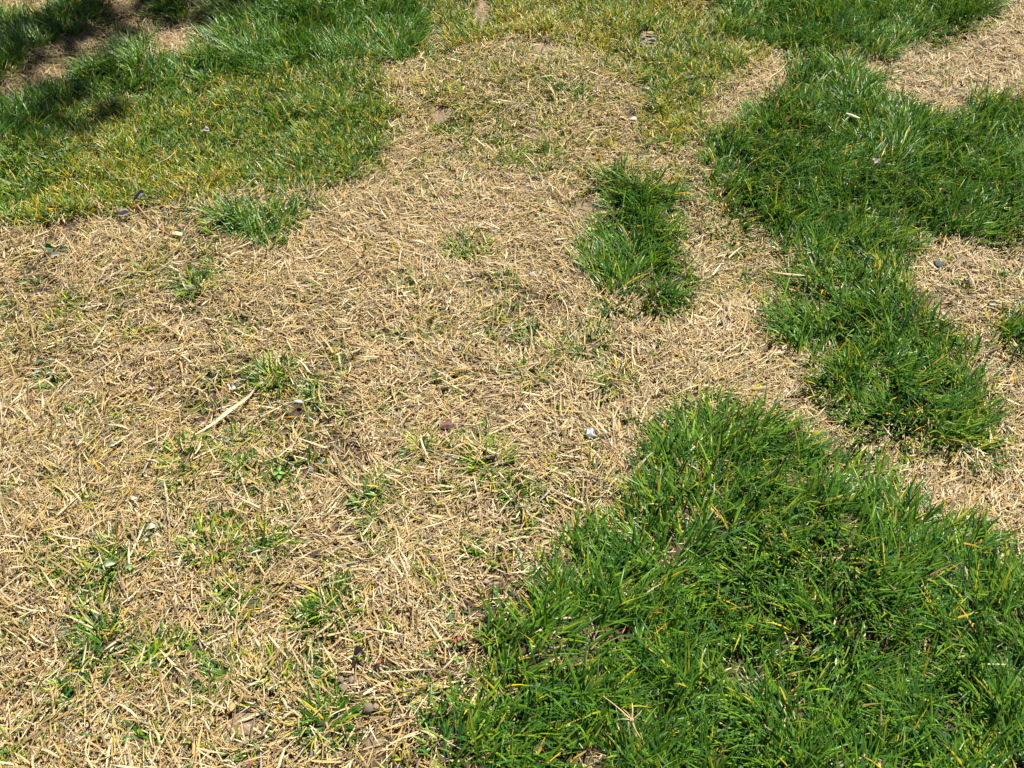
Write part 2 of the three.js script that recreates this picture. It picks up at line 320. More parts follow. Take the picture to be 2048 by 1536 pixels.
// a thin leaf blade as a bent, slightly cupped sheet; outline by width profile
function leafGeo(len, wid, cup, bend, ripple, col, vein, k, tip = 1, nu = 10, nv = 6) {
  const p = [], c = [], idx = [];
  for (let i = 0; i <= nu; i++) {
    const t = i / nu, prof = Math.pow(Math.sin(Math.PI * Math.pow(clamp(t, 0.0, 1), 0.8)), 0.75) * (tip ? 1 : 0.8) + 0.03;
    for (let j = 0; j <= nv; j++) {
      const q = j / nv * 2 - 1, edge = 1 + (vnoise(t * 7 + k, q * 2 + k, k) - 0.5) * 0.25 * ripple;
      const z = q * wid * 0.5 * prof * edge;
      const y = cup * q * q * wid * prof + bend * len * Math.sin(t * Math.PI * 0.9) + ripple * wid * (vnoise(t * 4 + k, q * 2.2, k + 5) - 0.5) * 0.6;
      p.push((t - 0.5) * len, y, z);
      const v = (0.5 + 0.3 * vnoise(t * 12, q * 6, k + 2)), mid = Math.abs(q) < 0.1 ? vein : 1;
      c.push(col[0] * v * mid, col[1] * v * mid, col[2] * v * mid);
    }
  }
  for (let i = 0; i < nu; i++) for (let j = 0; j < nv; j++) { const a = i * (nv + 1) + j, b = a + nv + 1; idx.push(a, a + 1, b, a + 1, b + 1, b); }
  const g = new THREE.BufferGeometry(); g.setAttribute('position', new THREE.Float32BufferAttribute(p, 3)); g.setAttribute('color', new THREE.Float32BufferAttribute(c, 3)); g.setIndex(idx); g.computeVertexNormals();
  return g;
}
function leaf(name, u, v, lenp, widp, turn, col, label, { cup = 0.3, bend = 0.1, ripple = 0.3, vein = 1.25, lift = 0.009, tilt = 0.25, category = 'leaf', group, parent, stalk } = {}) {
  const s = scaleAt(u, v) * 0.9, [x, z] = pg(u, v, lift), k = rk++;
  const g = leafGeo(lenp * s, widp * s * 1.15, cup, bend, ripple, col, vein, k);
  let m = new THREE.Mesh(g, leafMat);
  if (parent) put(m, 'leaf', x - parent.position.x, groundH(x, z) + lift - parent.position.y, z - parent.position.z, parent);
  else { put(m, name, x, groundH(x, z) + lift, z); tag(m, label, category, group); }
  m.rotation.set(tilt, turn, 0, 'YXZ'); keep.push([x, z, Math.max(lenp, widp) * s * 0.42]);
  return m;
}
function tube(pts, r0, r1, col, k, nr = 7) {
  const curve = new THREE.CatmullRomCurve3(pts.map(p => new THREE.Vector3(...p))), n = 26, p = [], c = [], idx = [];
  const fr = curve.computeFrenetFrames(n, false);
  for (let i = 0; i <= n; i++) {
    const t = i / n, o = curve.getPoint(t), r = (r0 + (r1 - r0) * t) * (0.9 + 0.25 * vnoise(t * 12, k, k));
    for (let j = 0; j <= nr; j++) { const a = j / nr * TAU, N = fr.normals[i], Bn = fr.binormals[i], ca = Math.cos(a) * r, sa = Math.sin(a) * r; p.push(o.x + N.x * ca + Bn.x * sa, o.y + N.y * ca + Bn.y * sa, o.z + N.z * ca + Bn.z * sa); const v = 0.8 + 0.4 * vnoise(t * 30, (j % nr) * 2, k + 4); c.push(col[0] * v, col[1] * v, col[2] * v); }
  }
  for (let i = 0; i < n; i++) for (let j = 0; j < nr; j++) { const a = i * (nr + 1) + j, b = a + nr + 1; idx.push(a, b, a + 1, a + 1, b, b + 1); }
  const g = new THREE.BufferGeometry(); g.setAttribute('position', new THREE.Float32BufferAttribute(p, 3)); g.setAttribute('color', new THREE.Float32BufferAttribute(c, 3)); g.setIndex(idx); g.computeVertexNormals();
  return g;
}
// path through pixels at heights above the ground, relative to its first point
function path(pts) { const w = pts.map(([u, v, h]) => { const [x, z] = pg(u, v, h); return [x, groundH(x, z) + h, z]; }); const o = w[0]; return { o, p: w.map(q => [q[0] - o[0], q[1] - o[1], q[2] - o[2]]), w }; }
function clearPath(w, r) { for (let i = 0; i < w.length - 1; i++) for (let t = 0; t < 1; t += 0.2) keep.push([w[i][0] + (w[i + 1][0] - w[i][0]) * t, w[i][2] + (w[i + 1][2] - w[i][2]) * t, r]); }
// a folded strip of varying width along a path: dry leaf blades and stalks
function stripGeo(pts, widths, fold, col, col2, k, n = 24) {
  const curve = new THREE.CatmullRomCurve3(pts.map(p => new THREE.Vector3(...p))), p = [], c = [], idx = [], m = 5;
  for (let i = 0; i <= n; i++) {
    const t = i / n, o = curve.getPoint(t), d = curve.getTangent(t), s = new THREE.Vector3(d.z, 0, -d.x).normalize(), up = new THREE.Vector3().crossVectors(s, d).normalize();
    if (up.y < 0) up.negate();
    const f = t * (widths.length - 1), a = Math.min(Math.floor(f), widths.length - 2), w = widths[a] + (widths[a + 1] - widths[a]) * (f - a), tw = (vnoise(t * 3, k, k) - 0.5) * 0.9, ct = Math.cos(tw), st = Math.sin(tw);
    for (let j = 0; j < m; j++) {
      const q = j / (m - 1) * 2 - 1, sx = q * w / 2, uy = fold * w * (1 - Math.abs(q)) * 0.5 + (vnoise(t * 14, q * 3, k + 1) - 0.5) * w * 0.12;
      const X = sx * ct - uy * st, Y = sx * st + uy * ct;
      p.push(o.x + s.x * X + up.x * Y, o.y + s.y * X + up.y * Y, o.z + s.z * X + up.z * Y);
      const v = 0.66 + 0.28 * vnoise(t * 5, j * 3.7, k + 6), e = mixc(col, col2, t); c.push(e[0] * v, e[1] * v, e[2] * v);
    }
  }
  for (let i = 0; i < n; i++) for (let j = 0; j < m - 1; j++) { const a = i * m + j, b = a + m; idx.push(a, a + 1, b, a + 1, b + 1, b); }
  const g = new THREE.BufferGeometry(); g.setAttribute('position', new THREE.Float32BufferAttribute(p, 3)); g.setAttribute('color', new THREE.Float32BufferAttribute(c, 3)); g.setIndex(idx); g.computeVertexNormals();
  return g;
}
const stripMat = new THREE.MeshStandardMaterial({ vertexColors: true, roughness: 0.6, side: THREE.DoubleSide });
function strip(name, pts, widthsPx, fold, col, col2, label, category, group) {
  const { o, p, w } = path(pts), s = scaleAt(pts[0][0], pts[0][1]);
  const m = put(new THREE.Mesh(stripGeo(p, widthsPx.map(q => q * s), fold, col, col2, rk++), stripMat), name, ...o);
  clearPath(w, 0.002);
  return tag(m, label, category, group);
}
const GREY = [0.25, 0.255, 0.28], SLATE = [0.12, 0.135, 0.19], WHITE = [0.74, 0.71, 0.66], BUFF = [0.62, 0.47, 0.31], PURPLE = [0.22, 0.10, 0.105], CLOD = [0.23, 0.175, 0.125];

// the twig and what lies round it
{
  const { o, p, w } = path([[274, 410, 0.016], [290, 430, 0.014], [312, 450, 0.013], [341, 472, 0.010]]);
  const s = scaleAt(300, 440);
  tag(put(new THREE.Mesh(tube(p, 2.4 * s, 1.7 * s, [0.30, 0.165, 0.085], rk++), leafMat), 'twig', ...o), 'thin reddish brown twig lying from turf edge to pale stone', 'twig');
  clearPath(w, 0.003);
}
leaf('withered_leaf', 248, 428, 28, 17, 0.35, [0.40, 0.33, 0.28], 'grey withered leaf beside the brown twig', { ripple: 0.9, bend: 0.2, lift: 0.016, tilt: 0.5 });
leaf('withered_leaf', 276, 394, 34, 9, 1.15, [0.20, 0.20, 0.24], 'dark grey rolled up leaf at the top end of the twig', { ripple: 1.2, cup: 0.9, bend: 0.25, lift: 0.022, tilt: 0.7 });
leaf('withered_leaf', 413, 262, 22, 13, -0.2, [0.52, 0.47, 0.43], 'crumpled pale grey leaf lying in the yellowing turf', { ripple: 1.4, bend: 0.2, lift: 0.022, tilt: 0.5 });
leaf('withered_leaf', 400, 357, 14, 10, 0.6, [0.17, 0.12, 0.10], 'dark brown curled leaf at the lower edge of yellowing turf', { ripple: 1.3, lift: 0.018 });
leaf('withered_leaf', 1750, 322, 18, 11, 0.9, [0.48, 0.43, 0.38], 'crumpled grey leaf deep in the broad turf area', { ripple: 1.4, lift: 0.034, tilt: 0.5 });
leaf('withered_leaf', 1697, 196, 18, 7, 0.5, [0.22, 0.21, 0.22], 'dark rolled leaf above the white straw stick in turf', { ripple: 1.4, cup: 0.8, lift: 0.036, tilt: 0.4 });
stone('stone', 353, 468, 25, 12, [0.70, 0.58, 0.36], 'pale cream stone at the lower end of the twig', { tall: 0.5 });
stone('stone', 332, 476, 14, 9, [0.52, 0.43, 0.32], 'small buff stone just below the twig tip', { tall: 0.5 });
stone('stone', 361, 451, 18, 10, [0.50, 0.29, 0.22], 'flat pinkish stone chip above the cream stone', { tall: 0.35 });
stone('pebble', 330, 424, 9, 11, GREY, 'grey pebble between twig and brown dead tussock', { tall: 0.7, category: 'pebble' });
stone('pebble', 372, 421, 8, 7, SLATE, 'dark pebble beside the bushy turf clump', { tall: 0.7, category: 'pebble' });
stone('pebble', 372, 463, 9, 8, SLATE, 'dark pebble touching the cream stone', { tall: 0.7, category: 'pebble' });
stone('pebble', 214, 472, 10, 7, BUFF, 'pale buff pebble in straw below the grey withered leaf', { tall: 0.6, category: 'pebble' });
stone('pebble', 610, 494, 9, 7, GREY, 'grey pebble below the bushy turf clump', { tall: 0.7, category: 'pebble' });
stone('pebble', 381, 248, 6, 5, WHITE, 'tiny white pebble in the yellowing turf', { tall: 0.7, lift: 0.016, category: 'pebble' });
stone('pebble', 382, 304, 6, 5, [0.55, 0.58, 0.66], 'tiny bluish white pebble in the yellowing turf', { tall: 0.7, lift: 0.014, category: 'pebble' });
// upper middle stones
stone('stone', 1265, 238, 16, 13, [0.85, 0.80, 0.74], 'bright white angular stone in the dry straw', { tall: 0.8 });
stone('pebble', 1254, 224, 13, 9, SLATE, 'dark slate pebble just above the bright white stone', { tall: 0.5, category: 'pebble' });
stone('stone', 1291, 178, 26, 9, [0.66, 0.52, 0.40], 'long flat buff stone on bare soil', { tall: 0.32 });
stone('stone', 1285, 75, 15, 9, GREY, 'grey stone, uppermost of the cluster on bare soil', { tall: 0.5 });
stone('stone', 1303, 80, 20, 9, [0.36, 0.31, 0.31], 'flat pinkish grey stone in the cluster on bare soil', { tall: 0.4 });
stone('stone', 1284, 85, 11, 7, [0.22, 0.24, 0.28], 'small dark grey stone in the cluster on bare soil', { tall: 0.5 });
stone('stone', 1299, 103, 15, 8, [0.26, 0.29, 0.36], 'blue grey stone below the cluster on bare soil', { tall: 0.55 });
stone('stone', 1300, 65, 18, 9, [0.60, 0.44, 0.27], 'sandy lump above the grey stone cluster', { tall: 0.4 });
stone('pebble', 1262, 67, 7, 6, [0.62, 0.60, 0.62], 'pale pebble beside the grey stone cluster', { tall: 0.7, category: 'pebble' });
stone('pebble', 1334, 42, 7, 6, WHITE, 'white pebble in the thin grass above the stone cluster', { tall: 0.7, category: 'pebble' });
stone('pebble', 1405, 55, 7, 6, WHITE, 'white pebble at the edge of the scalloped turf', { tall: 0.7, category: 'pebble' });
stone('stone', 1383, 154, 20, 9, [0.44, 0.47, 0.53], 'flat pale bluish stone half hidden by thin grass', { tall: 0.4 });
stone('pebble', 1335, 156, 7, 6, [0.27, 0.29, 0.35], 'small blue grey pebble between the flat stones', { tall: 0.7, category: 'pebble' });
stone('pebble', 1298, 163, 7, 6, SLATE, 'dark pebble above the long flat buff stone', { tall: 0.7, category: 'pebble' });
stone('stone', 1084, 107, 13, 8, [0.33, 0.33, 0.37], 'grey stone on the bare sandy soil strip', { tall: 0.5 });
stone('pebble', 1103, 131, 9, 6, [0.62, 0.62, 0.66], 'pale grey pebble below the bare sandy strip', { tall: 0.6, category: 'pebble' });
stone('pebble', 1270, 288, 7, 7, WHITE, 'white pebble below the bright white stone', { tall: 0.7, category: 'pebble' });
stone('pebble', 1363, 195, 6, 5, WHITE, 'tiny white pebble by the turf corner', { tall: 0.7, category: 'pebble' });
stone('pebble', 1153, 446, 12, 7, [0.26, 0.26, 0.29], 'grey pebble on the bare soil beside the turf island', { tall: 0.4, category: 'pebble' });
stone('pebble', 1110, 452, 16, 6, [0.68, 0.50, 0.28], 'narrow tan husk by the bare soil beside the island', { tall: 0.4, category: 'husk' });
stone('pebble', 1064, 548, 11, 10, [0.66, 0.61, 0.57], 'pale pebble in straw below the turf island', { tall: 0.7, category: 'pebble' });
stone('pebble', 1064, 611, 9, 8, [0.62, 0.55, 0.50], 'small pale pebble beside a brown pebble', { tall: 0.7, category: 'pebble' });
stone('pebble', 1084, 602, 12, 8, [0.38, 0.27, 0.17], 'brown pebble in straw beside a small pale one', { tall: 0.6, category: 'pebble' });
stone('stone', 1041, 819, 14, 9, [0.52, 0.47, 0.40], 'flat greyish white stone sunk in the straw', { tall: 0.4 });
stone('stone', 1877, 528, 20, 17, SLATE, 'dark blue grey angular stone in the dry straw bay', { tall: 0.75, flat: 8 });
stone('pebble', 1886, 488, 9, 8, [0.55, 0.52, 0.55], 'pale pebble above the dark blue grey stone', { tall: 0.6, category: 'pebble' });
stone('pebble', 1980, 126, 7, 6, SLATE, 'dark pebble in the straw below the scalloped turf', { tall: 0.6, category: 'pebble' });
leaf('fallen_leaf', 1988, 609, 22, 10, -0.3, [0.50, 0.52, 0.42], 'pale green grey leaf beside the turf clump at the straw bay', { ripple: 0.5 });
leaf('fallen_leaf', 1580, 131, 12, 8, 0.4, [0.36, 0.13, 0.06], 'small rust coloured leaf at the tip of the broad turf', { ripple: 0.8 });
// middle
leaf('paper_scrap', 1181, 866, 25, 21, 0.7, [0.78, 0.76, 0.80], 'crumpled white scrap lying in the dry straw', { ripple: 1.6, cup: 0.1, bend: 0.12, tilt: 0.35, category: 'scrap', vein: 1 });
stone('stone', 598, 803, 23, 10, [0.58, 0.62, 0.66], 'flat bluish white stone flake below a green tuft', { tall: 0.28, flat: 9, turn: -0.2, lift: 0.009 });
stone('stone', 893, 851, 30, 20, PURPLE, 'largest dark purple red stone of three in straw', { tall: 0.5, flat: 9 });
stone('stone', 887, 869, 18, 11, [0.34, 0.17, 0.18], 'paler purple red stone below the largest one', { tall: 0.5, flat: 8 });
stone('stone', 924, 846, 13, 10, [0.34, 0.19, 0.18], 'small purple red stone at the right of the largest one'.replace('at the right of', 'lying apart from'), { tall: 0.6, flat: 8 });
stone('pebble', 622, 942, 17, 15, [0.22, 0.20, 0.20], 'dark grey stone near the curled bright green seedling', { tall: 0.6 });
stone('pebble', 586, 938, 12, 12, [0.62, 0.52, 0.38], 'beige chip next to the curled bright green seedling', { tall: 0.35, category: 'pebble' });
leaf('fallen_leaf', 606, 993, 15, 12, 0.9, [0.74, 0.64, 0.48], 'pale beige leaf flake in straw', { ripple: 0.6 });
leaf('fallen_leaf', 617, 981, 13, 10, 0.2, [0.60, 0.46, 0.32], 'tan leaf flake touching a pale beige one', { ripple: 0.6 });
leaf('fallen_leaf', 595, 903, 13, 5, 0.7, [0.45, 0.16, 0.04], 'small orange brown leaf sliver above the beige chip', { ripple: 0.5 });
leaf('fallen_leaf', 304, 775, 17, 16, 0.1, [0.62, 0.44, 0.33], 'round pinkish tan dry leaf in straw', { ripple: 0.6 });
leaf('fallen_leaf', 330, 648, 12, 9, 0.1, [0.85, 0.76, 0.56], 'cream coloured leaf flake in straw', { ripple: 0.4 });
leaf('fallen_leaf', 468, 775, 9, 13, 0.3, [0.62, 0.58, 0.56], 'pale grey leaf flake beside the long dry blade', { ripple: 0.4 });
leaf('fallen_leaf', 118, 849, 13, 11, 0.4, [0.48, 0.55, 0.28], 'pale green leaf flake in straw', { ripple: 0.4 });
leaf('fallen_leaf', 226, 890, 22, 12, 0.5, [0.42, 0.38, 0.27], 'olive grey dry leaf in straw beside a tuft', { ripple: 0.7 });
leaf('fallen_leaf', 268, 996, 15, 13, 0.3, [0.76, 0.68, 0.48], 'cream dry leaf lying below a loose tuft', { ripple: 0.6 });
strip('dry_grass_blade', [[512, 772, 0.012], [498, 792, 0.014], [460, 820, 0.014], [425, 848, 0.013], [378, 876, 0.010]], [1.5, 5, 9, 13, 9, 1], 0.5, [0.55, 0.34, 0.20], [0.88, 0.72, 0.47], 'long broad dry grass blade, pale and curved', 'dry blade');
strip('dry_grass_blade', [[404, 866, 0.012], [398, 895, 0.012], [390, 908, 0.010]], [2, 5, 3], 0.4, [0.86, 0.70, 0.46], [0.8, 0.62, 0.38], 'short pale dry blade hanging from the long broad one', 'dry blade');
// low left
leaf('fallen_leaf', 220, 1128, 25, 14, 0.15, [0.42, 0.55, 0.28], 'pale green oval leaf resting on a dark tuft', { ripple: 0.15, lift: 0.02, vein: 1.3 });
leaf('fallen_leaf', 257, 1133, 15, 11, 0.5, [0.20, 0.36, 0.17], 'small grey green leaf in the dark tuft', { ripple: 0.3, lift: 0.014 });
stone('stone', 277, 1156, 16, 13, [0.70, 0.23, 0.035], 'orange brick chip at the foot of a dark tuft', { tall: 0.55, flat: 9 });
leaf('fallen_leaf', 302, 1054, 22, 12, 0.4, [0.62, 0.63, 0.44], 'pale green dry leaf, largest of a small cluster', { ripple: 0.6 });
leaf('fallen_leaf', 322, 1052, 10, 9, 0.7, [0.36, 0.52, 0.26], 'small fresh green leaf in a cluster of pale leaves', { ripple: 0.2 });
leaf('fallen_leaf', 316, 1067, 12, 10, -0.5, [0.64, 0.58, 0.40], 'small cream leaf in a cluster of pale leaves', { ripple: 0.6 });
leaf('fallen_leaf', 290, 1080, 16, 11, 0.1, [0.66, 0.62, 0.47], 'cream leaf between pale cluster and dark tuft', { ripple: 0.5 });
leaf('fallen_leaf', 299, 1067, 13, 8, 0.2, [0.17, 0.27, 0.14], 'dark green leaf in a cluster of pale leaves', { ripple: 0.3 });
stone('stone', 330, 1074, 12, 8, [0.30, 0.20, 0.17], 'small brown clod below the pale leaf cluster', { tall: 0.5, category: 'clod' });
leaf('seed_husk', 465, 1414, 21, 12, 1.35, [0.70, 0.50, 0.20], 'golden tan oval husk at the edge of bare soil', { cup: 0.5, ripple: 0.2, vein: 0.8, category: 'husk' });
stone('soil_clod', 736, 1416, 24, 19, CLOD, 'rounded grey brown soil clod with a smooth top', { tall: 0.8, rough: 0.25, flat: 1, category: 'clod', lift: 0.006 });
stone('soil_clod', 713, 1421, 15, 13, [0.15, 0.12, 0.10], 'dark crumbly clod beside the rounded clod', { tall: 0.7, rough: 0.8, category: 'clod' });
stone('soil_clod', 752, 1412, 13, 10, [0.36, 0.27, 0.18], 'light brown flat clod touching the rounded clod', { tall: 0.5, rough: 0.5, category: 'clod' });
leaf('withered_leaf', 719, 1308, 26, 20, 0.1, [0.25, 0.21, 0.18], 'dark grey folded dry leaf in straw', { ripple: 1.0, cup: 0.7, bend: 0.12, lift: 0.011, vein: 0.6 });
stone('soil_clod', 703, 1358, 16, 15, [0.32, 0.24, 0.19], 'grey brown soil clod, uppermost of three', { tall: 0.5, rough: 0.8, category: 'clod' });
stone('soil_clod', 682, 1357, 14, 10, [0.30, 0.23, 0.17], 'brown soil clod next to the uppermost of three', { tall: 0.5, rough: 0.8, category: 'clod' });
stone('soil_clod', 685, 1377, 20, 14, [0.25, 0.19, 0.16], 'dark soil clod, lowest of three', { tall: 0.5, rough: 0.8, category: 'clod' });
stone('soil_clod', 622, 1507, 16, 12, [0.22, 0.18, 0.16], 'dark grey clod below a bright green tuft', { tall: 0.6, rough: 0.7, category: 'clod' });
stone('pebble', 901, 1234, 13, 13, SLATE, 'dark oval slate pebble in straw by the largest turf', { tall: 0.4, flat: 3, category: 'pebble' });
stone('pebble', 809, 1351, 9, 9, [0.36, 0.42, 0.55], 'bluish pebble in straw by the largest turf', { tall: 0.6, category: 'pebble' });
leaf('fallen_leaf', 913, 1281, 11, 9, 0.3, [0.62, 0.16, 0.13], 'pinkish red leaf scrap beside the largest turf', { ripple: 0.5, category: 'leaf' });
leaf('fallen_leaf', 920, 1276, 10, 9, -0.5, [0.66, 0.20, 0.15], 'second pinkish red leaf scrap leaning on the first', { ripple: 0.5, lift: 0.012 });
leaf('fallen_leaf', 757, 1322, 14, 10, 0.6, [0.52, 0.17, 0.05], 'rust brown leaf flake beside a small tuft', { ripple: 0.7 });
leaf('fallen_leaf', 868, 1116, 13, 10, 1.0, [0.26, 0.16, 0.15], 'dark purplish leaf flake in straw', { ripple: 0.5 });
leaf('fallen_leaf', 844, 1033, 13, 10, 0.3, [0.24, 0.20, 0.18], 'dark grey leaf flake in straw below a tuft', { ripple: 0.6 });
stone('pebble', 973, 1161, 12, 9, [0.47, 0.40, 0.33], 'flat tan pebble beside the largest turf', { tall: 0.35, category: 'pebble' });
leaf('plastic_fibre', 645, 921, 14, 3, 1.5, [0.10, 0.42, 0.40], 'tiny teal plastic strand standing in the straw', { ripple: 0.1, category: 'litter', vein: 1 });
leaf('fallen_leaf', 501, 1528, 20, 6, 1.2, [0.34, 0.08, 0.10], 'dark red narrow leaf beside a tuft', { ripple: 0.3, lift: 0.014 });
leaf('fallen_leaf', 758, 1150, 12, 7, 0.4, [0.30, 0.25, 0.24], 'small grey leaf flake in straw', { ripple: 0.6 });

// small broad-leaved weeds
function weed(u, v, leaves, label, col) {
  const [x, z] = pg(u, v, 0.002), root = put(new THREE.Group(), 'broadleaf_weed', x, groundH(x, z), z); tag(root, label, 'weed');
  for (const [lu, lv, len, wid, turn, c, tilt] of leaves) {
    const m = leaf('leaf', lu, lv, len, wid, turn, c || col, '', { parent: root, ripple: 0.2, cup: 0.35, lift: 0.010, tilt: tilt || 0.2, vein: 1.25 });
    const q = m.position; // stalk from the crown to the leaf
    put(new THREE.Mesh(tube([[0, 0, 0], [q.x * 0.5, q.y * 0.8, q.z * 0.5], [q.x * 0.9, q.y, q.z * 0.9]], 0.0007, 0.0005, [0.2, 0.3, 0.1], rk++, 5), leafMat), 'leaf_stalk', 0, 0, 0, root);
  }
}
weed(114, 504, [[99, 496, 24, 12, -0.35, [0.10, 0.24, 0.10], 0.5], [131, 500, 19, 10, 0.3, [0.13, 0.22, 0.10]], [110, 512, 18, 11, 0.3, [0.42, 0.45, 0.40]]], 'broad-leaved weed with two green leaves and one grey');
weed(82, 735, [[60, 723, 13, 8, 0.1, [0.14, 0.14, 0.14]], [80, 722, 17, 11, 0.1, [0.15, 0.22, 0.13]], [104, 719, 15, 10, -0.4, [0.33, 0.40, 0.27]], [112, 745, 13, 9, -0.7, [0.48, 0.52, 0.42]], [75, 744, 13, 9, 0.6, [0.42, 0.48, 0.38]], [97, 746, 11, 8, 0.6, [0.45, 0.47, 0.38]]], 'grey green broad-leaved weed with six small rounded leaves');
weed(560, 946, [[551, 946, 15, 11, 0.3, [0.26, 0.45, 0.10], 0.4], [566, 944, 15, 12, -0.4, [0.30, 0.50, 0.12], 0.4], [558, 938, 14, 10, 1.4, [0.22, 0.42, 0.10], 0.6], [559, 955, 12, 9, 1.6, [0.20, 0.38, 0.09]]], 'bright green curled seedling beside the beige chip');
weed(925, 1289, [[919, 1288, 8, 7, 0.2, [0.25, 0.44, 0.07]], [930, 1293, 9, 8, -0.5, [0.28, 0.46, 0.08]], [926, 1285, 7, 7, 1.2, [0.22, 0.42, 0.07]]], 'tiny bright green clover seedling below the red scraps');
weed(916, 1317, [[910, 1318, 8, 7, 0.2, [0.25, 0.44, 0.07]], [921, 1315, 9, 8, -0.5, [0.28, 0.46, 0.08]], [915, 1323, 7, 7, 1.2, [0.22, 0.42, 0.07]]], 'tiny clover seedling touching the edge of largest turf');
weed(1362, 1045, [[1355, 1046, 10, 8, 0.2, [0.16, 0.32, 0.10]], [1369, 1043, 10, 8, -0.5, [0.17, 0.33, 0.10]]], 'small two leaved seedling in the largest turf');

// dead grass crown with stalks, fallen into the largest turf
{
  const H = 0.040, [x, z] = pg(1263, 1440, H), y = groundH(x, z) + H, root = put(new THREE.Group(), 'dead_grass_crown', x, y, z);
  tag(root, 'dried straw coloured grass crown with spreading stalks on green turf', 'dead grass');
  put(new THREE.Mesh(rockGeo(0.004, 0.0035, 0.004, 0.5, [0.62, 0.46, 0.27], rk++, 2), speckle), 'knot', 0, 0, 0, root);
  for (const [u, v, h, r] of [[1206, 1392, 0.034, 2.2], [1264, 1406, 0.046, 2.4], [1233, 1441, 0.034, 2.2], [1289, 1487, 0.026, 2.6], [1240, 1452, 0.03, 1.8], [1246, 1418, 0.044, 1.6], [1284, 1420, 0.045, 1.6]]) {
    const [ex, ez] = pg(u, v, h), e = [ex - x, groundH(ex, ez) + h - y, ez - z];
    put(new THREE.Mesh(tube([[0, 0, 0], [e[0] * 0.5 + gauss() * 0.002, e[1] * 0.5 + 0.002, e[2] * 0.5], e], r * 0.00030, r * 0.00014, [0.66, 0.47, 0.26], rk++, 6), leafMat), 'stalk', 0, 0, 0, root);
  }
}

// things that a tuft or a stalk can be told by
const LANDMARKS = [[277, 1156, 'orange brick chip'], [220, 1128, 'pale green oval leaf'], [302, 1060, 'cluster of pale leaves'], [465, 1414, 'golden tan husk'], [736, 1416, 'rounded soil clod'], [690, 1365, 'three soil clods'], [719, 1308, 'dark folded leaf'], [901, 1234, 'dark oval slate pebble'], [916, 1280, 'pinkish red scraps'], [757, 1322, 'rust brown leaf flake'], [809, 1351, 'bluish pebble'], [622, 1507, 'dark grey clod'], [501, 1528, 'dark red narrow leaf'], [490, 1450, 'bare sandy patch'], [200, 1195, 'bare soil strip'], [560, 946, 'bright green curled seedling'], [622, 942, 'dark grey stone'], [606, 993, 'pale beige leaf flake'], [595, 903, 'orange brown leaf sliver'], [598, 803, 'bluish white stone flake'], [512, 772, 'tip of the long dry blade'], [385, 876, 'foot of the long dry blade'], [893, 851, 'purple red stones'], [1181, 866, 'crumpled white scrap'], [1041, 819, 'flat greyish white stone'], [304, 775, 'round pinkish tan leaf'], [330, 648, 'cream leaf flake'], [118, 849, 'pale green leaf flake'], [226, 890, 'olive grey dry leaf'], [268, 996, 'cream dry leaf'], [82, 735, 'six leaved grey green weed'], [114, 504, 'weed with one grey leaf'], [353, 468, 'pale cream stone'], [610, 494, 'pebble under the turf clump'], [1064, 548, 'pale pebble'], [1084, 602, 'brown pebble'], [1877, 528, 'dark blue grey stone'], [1988, 609, 'pale green grey leaf'], [1153, 446, 'bare soil by the island'], [1265, 238, 'bright white stone'], [1291, 178, 'long flat buff stone'], [1383, 154, 'flat pale bluish stone'], [1103, 131, 'pale grey pebble'], [1084, 107, 'grey stone on sandy soil'], [880, 228, 'small bare soil patch'], [868, 1116, 'dark purplish leaf flake'], [844, 1033, 'dark grey leaf flake'], [645, 921, 'tiny teal strand'], [973, 1161, 'flat tan pebble'], [735, 345, 'brown tussock at yellowing turf']].map(([u, v, t]) => [...pg(u, v, 0.005), t]);
function tellApart(list, reach, word) { // each landmark names the one thing nearest to it
  const pairs = [];
  for (const l of LANDMARKS) for (const o of list) { const d = Math.hypot(o.at[0] - l[0], o.at[1] - l[1]); if (d < reach) pairs.push([d, l, o]); }
  pairs.sort((a, b) => a[0] - b[0]);
  const done = new Set();
  for (const [, l, o] of pairs) { if (done.has(l) || done.has(o)) continue; done.add(l); done.add(o); o.o.userData.label = `${o.kind} ${word} ${l[2]}`; }
}
// long single straw stalks
const stalkList = [];
const STALKS = [[61, 1269, 99, 1293, 6], [530, 1358, 458, 1390, 8], [564, 1396, 576, 1424, 8], [386, 1142, 391, 1245, 3.5], [386, 1495, 455, 1508, 7], [0, 1389, 68, 1344, 7], [219, 1310, 268, 1290, 5], [509, 1276, 521, 1304, 8], [311, 1460, 319, 1491, 7], [1936, 544, 1953, 584, 4], [827, 1200, 829, 1279, 4], [858, 1156, 906, 1134, 5], [947, 500, 953, 533, 4], [7, 812, 41, 838, 6], [636, 928, 700, 932, 4], [885, 38, 909, 65, 4], [1060, 58, 1066, 90, 3.5], [311, 328, 352, 301, 3], [232, 356, 273, 352, 3], [190, 745, 240, 705, 4], [60, 640, 70, 690, 5], [430, 1400, 462, 1385, 6], [560, 1440, 590, 1420, 5], [520, 1480, 545, 1440, 6], [640, 1170, 700, 1155, 4], [300, 1240, 350, 1225, 4], [760, 1345, 880, 1338, 5], [150, 610, 230, 605, 3], [1090, 800, 1130, 770, 4], [1000, 860, 1050, 830, 4], [640, 690, 690, 670, 4], [1420, 640, 1450, 600, 4], [1440, 720, 1510, 700, 4], [1890, 760, 1905, 720, 5], [1225, 275, 1250, 260, 4], [20, 1345, 90, 1330, 6], [150, 1175, 205, 1190, 4], [690, 1400, 700, 1440, 5], [690, 1010, 735, 1000, 4], [590, 1160, 640, 1135, 5]];
